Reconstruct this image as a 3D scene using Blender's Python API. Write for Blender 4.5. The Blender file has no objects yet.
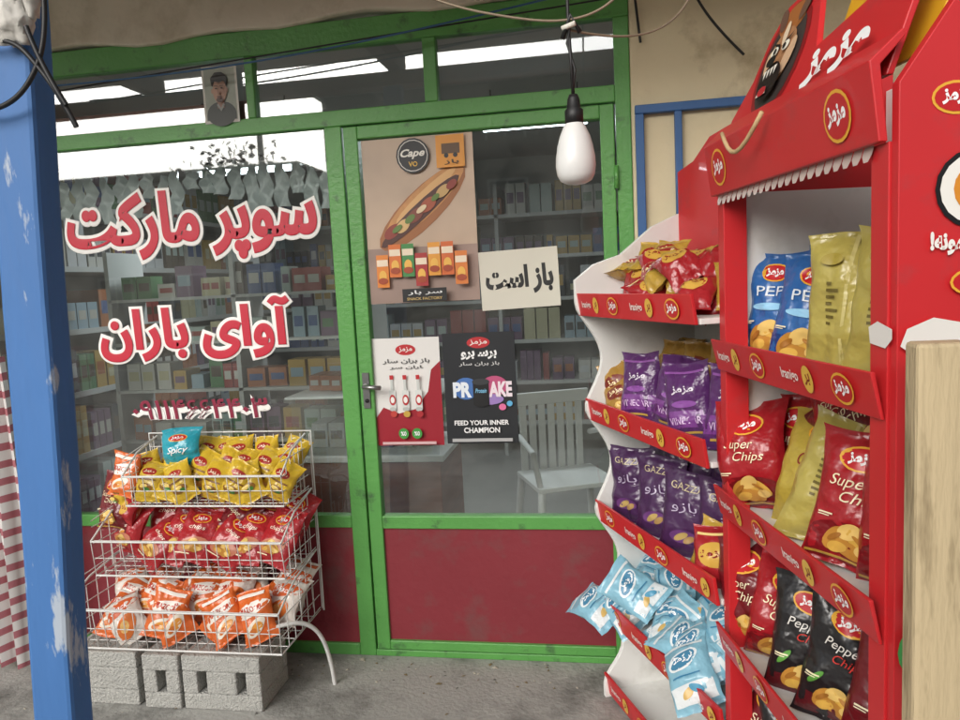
import bpy, bmesh, math, random
from mathutils import Vector, Matrix, noise
random.seed(7)
R_=random.Random(11)
sc=bpy.context.scene
COL=bpy.context.collection
rad=math.radians
# ------------------------------------------------------------------ materials
MATS={}
def srgb(h):
    h=h.lstrip('#');r=[int(h[i:i+2],16)/255 for i in (0,2,4)]
    g=sum(r)/3;r=[(c*.94+g*.06)*.94+.03 for c in r]      # haze put into every colour: less saturated, darks lifted
    return tuple((c/12.92 if c<=.04045 else ((c+.055)/1.055)**2.4) for c in r)
def mat(name,col,rough=.5,var=.12,scale=8.,bump=0.,bscale=40.,metal=0.,col2=None,mask=(.55,.7),mscale=6.,mdetail=4.,spec=.5,coat=0.,stretch=None,bdist=.01):
    if name in MATS: return MATS[name]
    if isinstance(col,str): col=srgb(col)
    if isinstance(col2,str): col2=srgb(col2)
    m=bpy.data.materials.new(name);m.use_nodes=True
    nt=m.node_tree;N=nt.nodes;L=nt.links;b=N['Principled BSDF']
    b.inputs['Roughness'].default_value=rough;b.inputs['Metallic'].default_value=metal
    b.inputs['Specular IOR Level'].default_value=spec
    b.inputs['Coat Weight'].default_value=coat
    tc=N.new('ShaderNodeTexCoord');mp=N.new('ShaderNodeMapping');L.new(tc.outputs['Object'],mp.inputs[0])
    if stretch: mp.inputs['Scale'].default_value=stretch
    out=None
    if var:
        n=N.new('ShaderNodeTexNoise');n.inputs['Scale'].default_value=scale;n.inputs['Detail'].default_value=2
        L.new(mp.outputs[0],n.inputs['Vector'])
        mx=N.new('ShaderNodeMix');mx.data_type='RGBA'
        mx.inputs['A'].default_value=tuple(c*(1-var) for c in col)+(1,)
        mx.inputs['B'].default_value=tuple(min(1,c*(1+var)) for c in col)+(1,)
        L.new(n.outputs['Fac'],mx.inputs['Factor']);out=mx.outputs['Result']
    if col2:
        n2=N.new('ShaderNodeTexNoise');n2.inputs['Scale'].default_value=mscale;n2.inputs['Detail'].default_value=mdetail
        n2.inputs['Roughness'].default_value=.65
        L.new(mp.outputs[0],n2.inputs['Vector'])
        mr=N.new('ShaderNodeMapRange');mr.inputs[1].default_value=mask[0];mr.inputs[2].default_value=mask[1]
        L.new(n2.outputs['Fac'],mr.inputs[0])
        m2=N.new('ShaderNodeMix');m2.data_type='RGBA';L.new(mr.outputs[0],m2.inputs['Factor'])
        L.new(out,m2.inputs['A']);m2.inputs['B'].default_value=tuple(col2)+(1,);out=m2.outputs['Result']
    if out is None: b.inputs['Base Color'].default_value=tuple(col)+(1,)
    else: L.new(out,b.inputs['Base Color'])
    if bump:
        nb=N.new('ShaderNodeTexNoise');nb.inputs['Scale'].default_value=bscale;nb.inputs['Detail'].default_value=2
        L.new(mp.outputs[0],nb.inputs['Vector'])
        bp=N.new('ShaderNodeBump');bp.inputs['Strength'].default_value=bump;bp.inputs['Distance'].default_value=bdist
        L.new(nb.outputs['Fac'],bp.inputs['Height']);L.new(bp.outputs[0],b.inputs['Normal'])
    MATS[name]=m;return m
def plain(name,h,rough=.45):
    if name in MATS: return MATS[name]
    m=bpy.data.materials.new(name);m.use_nodes=True;b=m.node_tree.nodes['Principled BSDF']
    b.inputs['Base Color'].default_value=srgb(h)+(1,);b.inputs['Roughness'].default_value=rough
    MATS[name]=m;return m
def ink(h,rough=.45): return plain('ink_'+h.lstrip('#')+('_%d'%int(rough*100)),h,rough)
def film(h):
    return mat('film_'+h.lstrip('#'),h,.28,var=0,bump=.6,bscale=30,spec=.7,bdist=.012)
def emis(name,col,s):
    m=bpy.data.materials.new(name);m.use_nodes=True;b=m.node_tree.nodes['Principled BSDF']
    b.inputs['Emission Color'].default_value=tuple(col)+(1,);b.inputs['Emission Strength'].default_value=s;return m
def attrmat():
    m=bpy.data.materials.new('product_packaging');m.use_nodes=True;N=m.node_tree.nodes
    a=N.new('ShaderNodeVertexColor');a.layer_name='Col';m.node_tree.links.new(a.outputs[0],N['Principled BSDF'].inputs['Base Color'])
    N['Principled BSDF'].inputs['Roughness'].default_value=.4;return m
def glassmat():
    m=bpy.data.materials.new('window_glass');m.use_nodes=True;nt=m.node_tree;N=nt.nodes;L=nt.links;N.clear()
    o=N.new('ShaderNodeOutputMaterial');t=N.new('ShaderNodeBsdfTransparent');t.inputs[0].default_value=(.82,.87,.86,1)
    g=N.new('ShaderNodeBsdfGlossy');g.inputs['Roughness'].default_value=.02;g.inputs['Color'].default_value=(.95,.98,1,1)
    fr=N.new('ShaderNodeFresnel');fr.inputs[0].default_value=1.5
    ad=N.new('ShaderNodeMath');ad.operation='MULTIPLY_ADD';ad.inputs[1].default_value=1.7;ad.inputs[2].default_value=.045;L.new(fr.outputs[0],ad.inputs[0])
    mx=N.new('ShaderNodeMixShader');L.new(ad.outputs[0],mx.inputs[0]);L.new(t.outputs[0],mx.inputs[1]);L.new(g.outputs[0],mx.inputs[2])
    d=N.new('ShaderNodeBsdfDiffuse');d.inputs[0].default_value=(.6,.62,.6,1)
    tc=N.new('ShaderNodeTexCoord');nz=N.new('ShaderNodeTexNoise');nz.inputs['Scale'].default_value=3;nz.inputs['Detail'].default_value=5;nz.inputs['Roughness'].default_value=.7
    L.new(tc.outputs['Object'],nz.inputs[0]);mr=N.new('ShaderNodeMapRange');mr.inputs[1].default_value=.4;mr.inputs[2].default_value=.8;mr.inputs[3].default_value=.03;mr.inputs[4].default_value=.15
    L.new(nz.outputs[0],mr.inputs[0])
    m2=N.new('ShaderNodeMixShader');L.new(mr.outputs[0],m2.inputs[0]);L.new(mx.outputs[0],m2.inputs[1]);L.new(d.outputs[0],m2.inputs[2])
    L.new(m2.outputs[0],o.inputs[0]);return m
# ------------------------------------------------------------------ mesh builder
class MB:
    def __init__(s): s.v=[];s.f=[];s.m=[];s.mats=[];s.smooth=[];s.col=None
    def mi(s,m):
        if m not in s.mats: s.mats.append(m)
        return s.mats.index(m)
    def add(s,vs,fs,m,sm=False):
        o=len(s.v);s.v+= [tuple(v) for v in vs];k=s.mi(m)
        for f in fs: s.f.append([i+o for i in f]);s.m.append(k);s.smooth.append(sm)
    def box(s,x0,x1,y0,y1,z0,z1,m):
        vs=[(x,y,z) for x in(x0,x1) for y in(y0,y1) for z in(z0,z1)]
        s.add(vs,[(0,1,3,2),(4,6,7,5),(0,4,5,1),(2,3,7,6),(0,2,6,4),(1,5,7,3)],m)
    def pane(s,x0,x1,y,z0,z1,m): s.add([(x0,y,z0),(x1,y,z0),(x1,y,z1),(x0,y,z1)],[(0,1,2,3)],m)
    def prism(s,pts,d,fn,m):
        n=len(pts);vs=[fn(a,b,0) for a,b in pts]+[fn(a,b,d) for a,b in pts]
        fs=[list(range(n)),list(range(2*n-1,n-1,-1))]+[(i,(i+1)%n,n+(i+1)%n,n+i) for i in range(n)]
        s.add(vs,fs,m)
    def lathe(s,prof,c,m,n=24,sm=True):
        vs=[];fs=[]
        for r,z in prof:
            for i in range(n):
                a=2*math.pi*i/n;vs.append((c[0]+r*math.cos(a),c[1]+r*math.sin(a),c[2]+z))
        for j in range(len(prof)-1):
            for i in range(n):
                fs.append((j*n+i,j*n+(i+1)%n,(j+1)*n+(i+1)%n,(j+1)*n+i))
        s.add(vs,fs,m,sm)
    def tube(s,pts,r,m,n=8,r2=None):
        pts=[Vector(p) for p in pts];vs=[];fs=[]
        for k,p in enumerate(pts):
            d=(pts[min(k+1,len(pts)-1)]-pts[max(k-1,0)]).normalized()
            a=d.orthogonal().normalized() if k==0 else (a-d*a.dot(d)).normalized()
            b=d.cross(a);rr=r if r2 is None else r+(r2-r)*k/(len(pts)-1)
            for i in range(n):
                t=2*math.pi*i/n;vs.append(p+a*rr*math.cos(t)+b*rr*math.sin(t))
        for k in range(len(pts)-1):
            for i in range(n): fs.append((k*n+i,k*n+(i+1)%n,(k+1)*n+(i+1)%n,(k+1)*n+i))
        fs.append(list(range(n))[::-1]);fs.append([len(pts)*n-n+i for i in range(n)])
        s.add(vs,fs,m,True)
    def mesh(s,name):
        me=bpy.data.meshes.new(name);me.from_pydata(s.v,[],s.f)
        for m in s.mats: me.materials.append(m)
        me.polygons.foreach_set('material_index',s.m);me.polygons.foreach_set('use_smooth',s.smooth)
        me.update();return me
    def obj(s,name,parent=None,bevel=0,fix=True):
        me=s.mesh(name)
        if fix:
            bm=bmesh.new();bm.from_mesh(me);bmesh.ops.recalc_face_normals(bm,faces=bm.faces);bm.to_mesh(me);bm.free()
        o=bpy.data.objects.new(name,me);COL.objects.link(o)
        if parent: o.parent=parent
        if bevel:
            b=o.modifiers.new('b','BEVEL');b.width=bevel;b.segments=2;b.limit_method='ANGLE'
        return o
def empty(name,loc=(0,0,0),rz=0):
    e=bpy.data.objects.new(name,None);COL.objects.link(e);e.location=loc;e.rotation_euler=(0,0,rz);e.empty_display_size=.1;return e
# ------------------------------------------------------------------ text
TC={}
def text2d(body,bold=.0):
    k=(body,bold)
    if k in TC: return TC[k]
    c=bpy.data.curves.new('t','FONT');c.body=body;c.size=1;c.resolution_u=3;c.offset=bold
    if body.isascii() and body[0] in 'SCPc' and body.upper()!=body: c.shear=.35
    o=bpy.data.objects.new('t',c);COL.objects.link(o);bpy.context.view_layer.update()
    dg=bpy.context.evaluated_depsgraph_get();me=bpy.data.meshes.new_from_object(o.evaluated_get(dg))
    bm=bmesh.new();bm.from_mesh(me);bmesh.ops.triangulate(bm,faces=bm.faces)
    xs=[v.co.x for v in bm.verts];ys=[v.co.y for v in bm.verts]
    if not xs: raise Exception('empty text '+body)
    x0,x1,y0,y1=min(xs),max(xs),min(ys),max(ys)
    th=(x1-x0)*.06
    for _ in range(2):
        es=[e for e in bm.edges if e.calc_length()>max(th,.12)]
        if es: bmesh.ops.subdivide_edges(bm,edges=es,cuts=1);bmesh.ops.triangulate(bm,faces=bm.faces)
    bm.verts.ensure_lookup_table()
    r=([((v.co.x-x0)/(x1-x0),(v.co.y-y0)/(y1-y0)) for v in bm.verts],[[v.index for v in f.verts] for f in bm.faces],(x1-x0)/(y1-y0))
    bm.free();bpy.data.objects.remove(o);TC[k]=r;return r
def decals(mb,lst,fn,off=.001,step=.0006,rot=None):
    for i,d in enumerate(lst):
        o=off+step*i;k=d[0]
        if k=='e':
            _,cx,cy,rx,ry,m=d[:6];a0=d[6] if len(d)>6 else 0
            vs=[(cx,cy)];fs=[];n=18
            for q in (1,2,3):
                for j in range(n):
                    a=2*math.pi*j/n;x=rx*math.cos(a)*q/3;y=ry*math.sin(a)*q/3
                    vs.append((cx+x*math.cos(a0)-y*math.sin(a0),cy+x*math.sin(a0)+y*math.cos(a0)))
            for j in range(n): fs.append((0,1+j,1+(j+1)%n))
            for q in (0,1):
                for j in range(n): fs.append((1+q*n+j,1+(q+1)*n+j,1+(q+1)*n+(j+1)%n,1+q*n+(j+1)%n))
        elif k=='r':
            _,x0,y0,x1,y1,m=d[:6];n=7
            vs=[(x0+(x1-x0)*a/n,y0+(y1-y0)*b/n) for b in range(n+1) for a in range(n+1)]
            fs=[(b*(n+1)+a,b*(n+1)+a+1,(b+1)*(n+1)+a+1,(b+1)*(n+1)+a) for b in range(n) for a in range(n)]
        elif k=='p':
            _,pts,m=d;vs=pts;fs=[list(range(len(pts)))]
        else:
            _,body,x0,y0,x1,y1,m=d[:7];t=text2d(body,d[7] if len(d)>7 else .02)
            vs=[(x0+(x1-x0)*a,y0+(y1-y0)*b) for a,b in t[0]];fs=t[1]
        mb.add([fn(a,b,o) for a,b in vs],fs,m,k!='p')
MZ="\uFEB0\uFEE3\uFEB0\uFEE3"
SUPER="\uFE96\uFB90\uFEAD\uFE8E\uFEE3 \uFEAE\uFB58\uFEEE\uFEB3"
AVAYE="\uFEE5\uFE8D\uFEAD\uFE8E\uFE91 \uFBFC\uFE8D\uFEED\uFE81"
BAZ="\uFE96\uFEB3\uFE8D \uFEAF\uFE8E\uFE91"
PHONE="۰۹۱۱۴۶۶۴۴۰۳"
# ------------------------------------------------------------------ base mats
green=mat('green_paint','#56a048',.42,var=.16,scale=5,bump=.2,bscale=60,col2='#3f6a3a',mask=(.58,.69),mscale=11,mdetail=6)
redpan=mat('dark_red_panel','#84222c',.55,var=.15,scale=3,bump=.2,bscale=30,col2='#6f4442',mask=(.52,.77),mscale=5,mdetail=7)
plaster=mat('beige_plaster','#e2d2ac',.9,var=.1,scale=3,bump=.5,bscale=25,col2='#ac9872',mask=(.55,.70),mscale=2.5,mdetail=7)
plaster2=mat('lintel_plaster','#e8deca',.9,var=.1,scale=4,bump=.5,bscale=18,col2='#b8ac90',mask=(.5,.75),mscale=3,mdetail=6)
blue=mat('blue_paint','#3a70b4',.6,var=.2,scale=4,bump=.35,bscale=30,col2='#b0bccb',mask=(.61,.66),mscale=14,stretch=(1,1,.25),mdetail=6)
bluef=mat('blue_frame','#2a5c9a',.5,var=.15)
conc=mat('concrete_floor','#a7a6a0',.85,var=.15,scale=2.5,bump=.4,bscale=60,col2='#6c6b66',mask=(.47,.62),mscale=2.0,mdetail=9)
cblock=mat('concrete_block','#b0afa9',.95,var=.2,scale=30,bump=1.,bscale=120)
white=mat('white_panel','#ecece8',.45,var=.05,scale=3,col2='#c8c5bc',mask=(.52,.8),mscale=5)
redp=mat('red_panel','#d01e24',.42,var=.1,scale=4,col2='#b83236',mask=(.56,.76),mscale=9,coat=.1,mdetail=6)
wire=plain('white_wire','#dcdcd8',.4)
chrome=mat('handle_metal','#9a9a9a',.3,metal=.9)
black=mat('black_rubber','#121214',.5)
wood=mat('brown_wood','#8a5440',.6,var=.3,scale=6,stretch=(1,1,6))
paper=mat('white_paper','#e4e0d4',.7,var=.05)
glass=glassmat()
I=ink
# ------------------------------------------------------------------ ground / surroundings
g=MB();g.box(-200,200,-200,200,-.3,-.12,mat('dirt_ground','#8d8474',.95,var=.25,scale=.6,bump=.5,bscale=8));g.obj('ground')
g=MB();g.box(-8,8,-3.6,.02,-.12,0,conc);g.obj('pavement',bevel=.01)
g=MB();g.box(-60,60,-16,-9,-.12,-.11,mat('asphalt_road','#4a4a4a',.9,var=.2,scale=3,bump=.4,bscale=80))
for i in range(-20,20): g.box(i*3,i*3+1.4,-12.56,-12.44,-.11,-.106,ink('#d8d8d0'))
g.obj('road')
g=MB()
for i in range(14): g.box(-28+i*4,-28+i*4+.25,-20.15,-19.9,-.12,1.4,cblock)
g.box(-28,28,-20.1,-19.95,-.12,1.2,mat('boundary_wall_plaster','#8f8672',.9,var=.15,scale=2));g.obj('boundary_wall')
leafm=plain('tree_foliage','#47512f',.7);bark=mat('tree_bark',(.12,.09,.06),.9,var=.3)
def tree(seed,loc,s):
    r=random.Random(seed);mb=MB();tips=[]
    def limb(p,d,l,rr,lev):
        q=p+d*l;mb.tube([p,p+d*l*.5+Vector((r.uniform(-.1,.1),r.uniform(-.1,.1),0))*l,q],rr,bark,6,rr*.6)
        if lev==0: tips.append(q);return
        for _ in range(4 if lev>1 else 3):
            dd=(d+Vector((r.uniform(-.9,.9),r.uniform(-.9,.9),r.uniform(-.1,.6)))).normalized()
            limb(p+d*l*r.uniform(.6,1),dd,l*r.uniform(.55,.75),rr*.55,lev-1)
    limb(Vector((0,0,-.1)),Vector((0,0,1)),2.4,.17,3)
    vs=[];fs=[]
    for t in tips:
        for _ in range(26):
            c=t+Vector((r.gauss(0,.4),r.gauss(0,.4),r.gauss(0,.32)));a=Vector((r.gauss(0,1),r.gauss(0,1),r.gauss(0,1))).normalized()*.11
            b=a.orthogonal().normalized()*.07;k=len(vs);vs+=[c-a,c+b,c+a,c-b];fs.append((k,k+1,k+2,k+3))
    mb.add(vs,fs,leafm);o=mb.obj('tree',fix=False);o.location=loc;o.scale=(s,s,s)
for i,(x,y,s) in enumerate([(-13,-22,1.3),(-7,-23,1.2),(4.5,-21.5,1.2),(9,-22,1.5),(15,-25,1.6)]): tree(i,(x,y,-.1),s)
for x in (-9.5,3.2):
    m=MB();m.tube([(x,-17.5,-.12),(x,-17.5,7)],.12,cblock,10,.08);m.box(x-.8,x+.8,-17.56,-17.44,6.3,6.42,wood);m.obj('utility_pole')
# unseen houses across the road, added to break sky reflection in the glass
def house(x0,x1,y,h,colname,colr,fl):
    e=empty('added_backdrop_house');wm=mat(colname,colr,.9,var=.12,scale=.8);m=MB();m.box(x0,x1,y-7,y,-.12,h,wm);m.box(x0-.3,x1+.3,y-7.3,y+.35,h+.002,h+.25,cblock);m.obj('walls',e)
    m=MB();dk=plain('house_window_glass','#343c42',.2);n=int((x1-x0)/3)
    for f in range(fl):
        zc=1.0+f*(h/fl)
        for i in range(n):
            xc=x0+(i+.5)*(x1-x0)/n
            m.box(xc-.75,xc+.75,y+.002,y+.05,zc,zc+1.4,dk);m.box(xc-.85,xc-.75,y+.002,y+.09,zc-.1,zc+1.5,white);m.box(xc+.75,xc+.85,y+.002,y+.09,zc-.1,zc+1.5,white);m.box(xc-.75,xc+.75,y+.002,y+.09,zc+1.4,zc+1.5,white);m.box(xc-.03,xc+.03,y+.055,y+.08,zc,zc+1.4,white)
    m.obj('windows',e)
house(-30,-12.5,-27,6.6,'house_wall_a','#8a8272',2);house(-11.5,1.0,-28,9.6,'house_wall_b','#7c7870',3);house(6.5,24,-29,6.8,'house_wall_c','#8c8478',2)
m=MB();r=random.Random(3);lf=[plain('litter_leaf','#7a6a48',.8),plain('litter_stone','#6a6862',.9),plain('litter_scrap','#b8b0a0',.8)]
for i in range(170):
    x=r.uniform(-2.2,.3);y=r.choice([r.uniform(-.9,-.02),r.uniform(-.2,-.02)]);s_=r.uniform(.003,.009)*(2 if r.random()<.1 else 1);a=r.uniform(0,6.28);k=r.choice(lf)
    ca,sa=math.cos(a)*s_,math.sin(a)*s_;h=s_*r.uniform(.1,.6)
    m.add([(x-ca,y-sa,.001),(x+sa*.6,y-ca*.6,.001+h),(x+ca,y+sa,.002),(x-sa*.6,y+ca*.6,.001+h*.5),(x,y,.002+h)],[(0,1,4),(1,2,4),(2,3,4),(3,0,4)],k)
m.obj('floor_litter',fix=False)
# ------------------------------------------------------------------ shop building
shop=empty('shop_building')
W0,W1=-3.0,3.0
b=MB()
b.box(.122,W1,.0,.2,0,2.8,plaster)
b.box(-3.6,-2.72,.0,.2,0,2.8,plaster)
b.obj('front_wall',shop,.01)
b=MB()
n=24
pts=[(-2.72+(2.842)*i/n,2.50+.012*math.sin(i*1.3)+.01*math.sin(i*.5)) for i in range(n+1)]
b.prism(pts+[(.122,2.8),(-2.72,2.8)],.22,lambda a,c,t:(a,-.02+t,c),plaster2)
b.obj('lintel',shop,.008)
b=MB()
b.box(-3.6,W1,4.0,4.2,0,2.8,plain('inner_wall','#a8aaa4',.8))
b.box(-3.6,-3.4,.2,4.0,0,2.8,MATS['inner_wall']);b.box(1.6,1.8,.2,4.0,0,2.8,MATS['inner_wall'])
b.box(-3.4,1.6,.2,4.0,2.6,2.8,plain('inner_ceiling','#a0a09c',.8))
b.box(-3.4,1.6,.02,4.0,-.1,.004,plain('inner_floor_tile','#a09e98',.35))
b.obj('interior_walls',shop)
b=MB();b.box(-3.8,3.2,-1.45,4.3,2.803,2.9,mat('canopy_sheet','#e0dacc',.7,var=.15));
for x in (-2.6,-1.1,.4,1.9): b.box(x-.04,x+.04,-1.44,-.07,2.70,2.8,wood)
b.box(-3.7,3.1,-1.44,-1.34,2.62,2.70,wood)
b.obj('porch_roof',shop,.004)
fr=MB();Y0,Y1=0,.05
def gf(x0,x1,z0,z1,y0=Y0,y1=Y1,m=green): fr.box(x0,x1,y0,y1,z0,z1,m)
gf(-2.72,.122,2.405,2.50)
gf(-2.72,.068,2.115,2.175)
gf(.068,.122,0,2.405)
gf(-1.025,-.958,0,2.115)
gf(-.625,-.575,2.175,2.405)
gf(-1.33,-1.295,2.175,2.405)
gf(-2.72,-2.66,0,2.115)
gf(-2.66,-1.025,.54,.59);gf(-2.66,-1.025,0,.05)
gf(-.958,.068,0,.028)
fr.obj('window_frame',shop,.004)
b=MB();b.box(-2.66,-1.025,.012,.03,.05,.54,redpan);b.obj('lower_panel',shop)
b=MB();b.box(-2.66,-1.33,.03,.04,2.177,2.25,mat('transom_board','#8d5a4c',.6,var=.2));b.obj('transom_board',shop)
b=MB()
b.pane(-2.66,-1.025,.02,.59,2.115,glass)
b.pane(-2.66,-1.33,.02,2.175,2.405,glass);b.pane(-1.295,-.625,.02,2.175,2.405,glass);b.pane(-.575,.068,.02,2.175,2.405,glass)
b.obj('window_glass_panes',shop,fix=False)
door=empty('glass_door');d=MB()
def db(x0,x1,z0,z1,y0=-.008,y1=.042,m=green): d.box(x0,x1,y0,y1,z0,z1,m)
db(-.948,-.893,.034,2.108);db(.012,.062,.034,2.108);db(-.893,.012,2.06,2.108);db(-.893,.012,.54,.592);db(-.893,.012,.034,.072)
d.obj('door_frame',door,.004)
d=MB();d.box(-.893,.012,.006,.028,.072,.54,redpan);d.obj('lower_door_panel',door)
d=MB();d.pane(-.893,.012,.016,.592,2.06,glass);d.obj('door_glass',door,fix=False)
d=MB();d.box(-.935,-.908,-.014,-.008,1.03,1.17,chrome);d.tube([(-.92,-.012,1.12),(-.92,-.05,1.12),(-.85,-.055,1.115)],.009,chrome);d.tube([(-.92,-.008,1.06),(-.92,-.018,1.06)],.008,black)
for z in (.35,1.1,1.85): d.tube([(.065,-.012,z-.04),(.065,-.012,z+.04)],.009,green)
d.obj('door_handle',door)
# ------------------------------------------------------------------ window lettering
def bigtext(name,body,x0,x1,z0,z1,y,fatr,fatw,mr,mw):
    e=empty(name)
    for nm,fat,m,yy in (('outline',fatw,mw,y),('fill',fatr,mr,y-.005)):
        c=bpy.data.curves.new('t','FONT');c.body=body;c.size=1;c.bevel_depth=fat;c.bevel_resolution=3;c.resolution_u=5
        o=bpy.data.objects.new('t',c);COL.objects.link(o);bpy.context.view_layer.update()
        me=bpy.data.meshes.new_from_object(o.evaluated_get(bpy.context.evaluated_depsgraph_get()))
        xs=[v.co.x for v in me.vertices];ys=[v.co.y for v in me.vertices]
        a0,a1,b0,b1=min(xs)+fat,max(xs)-fat,min(ys)+fat,max(ys)-fat
        sx=(x1-x0)/(a1-a0);sz=(z1-z0)/(b1-b0)
        for v in me.vertices:
            X,Y,Z=v.co;v.co=(x0+(X-a0)*sx,yy-Z*.02,z0+(Y-b0)*sz)
        me.materials.clear();me.materials.append(m);bpy.data.objects.remove(o)
        q=bpy.data.objects.new(nm,me);COL.objects.link(q);q.parent=e
    return e
rl=plain('red_vinyl','#cc1430',.5);wl=plain('white_vinyl','#f6f4f0',.5);ml=plain('maroon_vinyl','#8a1034',.5)
bigtext('window_lettering',SUPER,-2.16,-1.09,1.65,1.92,.012,.040,.105,rl,wl)
bigtext('window_lettering',AVAYE,-2.06,-1.23,1.25,1.48,.012,.040,.105,rl,wl)
bigtext('phone_number_lettering',PHONE,-1.95,-1.35,1.0,1.09,.012,.018,.095,ml,wl)
# ------------------------------------------------------------------ posters
def flat(name,x0,x1,z0,z1,y,base,lst,tilt=0,curl=.0):
    e=MB();cx=(x0+x1)/2;cz=(z0+z1)/2;ct,st=math.cos(tilt),math.sin(tilt)
    def fn(u,v,o):
        x=x0+(x1-x0)*u-cx;z=z0+(z1-z0)*v-cz
        yy=.0025*noise.noise((u*3+x0*7,v*3,.3))
        return (cx+x*ct-z*st,y-o-max(0,yy)-.0,cz+x*st+z*ct)
    decals(e,[('r',0,0,1,1,base)]+lst,fn,0,.0007);return e.obj(name,fix=False)
pk=[]
cols=['#e8832a','#e0702a','#3f8a46','#b02b2b','#e89a30','#d8642a','#e07a2e']
for i,c in enumerate(cols):
    x=.14+i*.12;y=.10+(.06 if i in(1,2,4,5) else .0)
    pk+=[('r',x-.055,y,x+.055,y+.2,I(c)),('r',x-.05,y+.13,x+.05,y+.17,I('#f0dcc0')),('e',x,y+.07,.035,.035,I('#f2b84a')),('e',x,y+.04,.045,.02,I('#a8401c'))]
bk=mat('poster_blur','#9c8276',.5,var=.35,scale=6)
pk2=[('r',0,0,1,.34,bk)]
sand=[('e',.52,.57,.46,.125,I('#a06030'),.50),('e',.545,.61,.42,.095,mat('bread_crust','#c88a4c',.5,var=.35,scale=25),.50),('e',.56,.645,.32,.040,I('#dca868'),.50),('e',.50,.55,.42,.055,I('#4a2016'),.50),
 ('e',.24,.44,.08,.038,I('#8e2f20'),.4),('e',.34,.47,.07,.036,I('#d8b070'),.4),('e',.46,.53,.08,.038,I('#7c3320'),.4),('e',.58,.59,.08,.038,I('#a84a2a'),.4),('e',.41,.51,.05,.022,I('#58782a'),.4),('e',.72,.665,.07,.032,I('#c8a060'),.4),('e',.29,.455,.05,.018,I('#58782a'),.4),('e',.65,.63,.04,.018,I('#58782a'),.4),('e',.52,.565,.05,.018,I('#e0c8a0'),.4),('e',.80,.70,.05,.025,I('#8e2f20'),.4)]
flat('sandwich_poster',-.885,-.455,1.435,2.055,.009,mat('poster_tan','#c0a68e',.4,var=.32,scale=5),
 pk2+sand+[('e',.47,.885,.15,.105,I('#16161a')),('e',.47,.885,.135,.094,I('#e8e4dc')),('e',.47,.885,.128,.089,I('#16161a')),('t','Cape',.36,.865,.58,.925,I('#f0ece2'),.03),('t','VO',.43,.82,.51,.85,I('#e8b43a')),
 ('r',.68,.80,.93,.99,I('#e8972a')),('r',.73,.88,.89,.94,I('#5a3a1a')),('e',.77,.87,.02,.014,I('#1a1a1a')),('e',.85,.87,.02,.014,I('#1a1a1a')),('t','\uFEAF\uFE8E\uFE91',.75,.815,.88,.845,I('#402808'))]
 +pk+[('r',.32,.005,.72,.085,I('#141416')),('t','\uFEAD\uFE8E\uFE91 \uFEAE\uFEB3',.37,.045,.68,.075,I('#e6e6e6')),('t','SNACK FACTORY',.36,.015,.68,.032,I('#c8a860'))])
flat('open_sign',-.452,-.155,1.395,1.615,.009,mat('sign_paper','#d8d4c4',.7,var=.08,scale=4),[('t',BAZ,.07,.24,.93,.74,I('#141414'),.05)],tilt=.03)
bt=[]
for i,c in enumerate(['#c43a30','#c9a03a','#b02028']):
    x=.27+.2*i
    bt+=[('r',x-.05,.34,x+.05,.52,I('#d8dcd8')),('r',x-.02,.52,x+.02,.62,I('#c8ccc8')),('r',x-.028,.62,x+.028,.66,I('#c21f26')),('e',x,.43,.047,.05,I('#c21f26')),('e',x,.43,.03,.03,I('#f0f0ea')),('e',x,.345,.05,.02,I('#b8bcb8')),('e',x+.01,.30,.05,.03,I(c))]
flat('drinks_poster',-.895,-.625,.875,1.30,.009,I('#e6e4e0',.35),
 [('p',[(0,0),(1,0),(1,.78),(.86,.70),(.80,.5),(.60,.34),(.35,.30),(.12,.36),(0,.26)],I('#a01c2a',.35)),('e',.5,.89,.15,.05,I('#c21f26')),('t',MZ,.40,.865,.60,.915,I('#f4f0ea')),
  ('t','\uFEAD\uFE8E\uFEB3 \uFEE5\uFE8D\uFEAE\uFE91 \uFEAF\uFE8E\uFE91',.15,.76,.85,.81,I('#4a4a4a')),('t','\uFEAE\uFEB3 \uFEE5\uFE8D\uFEAD\uFE8E',.25,.71,.75,.745,I('#4a4a4a'))]+bt+
 [('e',.42,.12,.075,.05,I('#3b9a3c')),('e',.62,.12,.075,.05,I('#3b9a3c')),('t','%0',.38,.10,.46,.14,I('#ffffff')),('t','%0',.58,.10,.66,.14,I('#ffffff')),('r',.1,.02,.9,.045,I('#d8b0b0'))])
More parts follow.
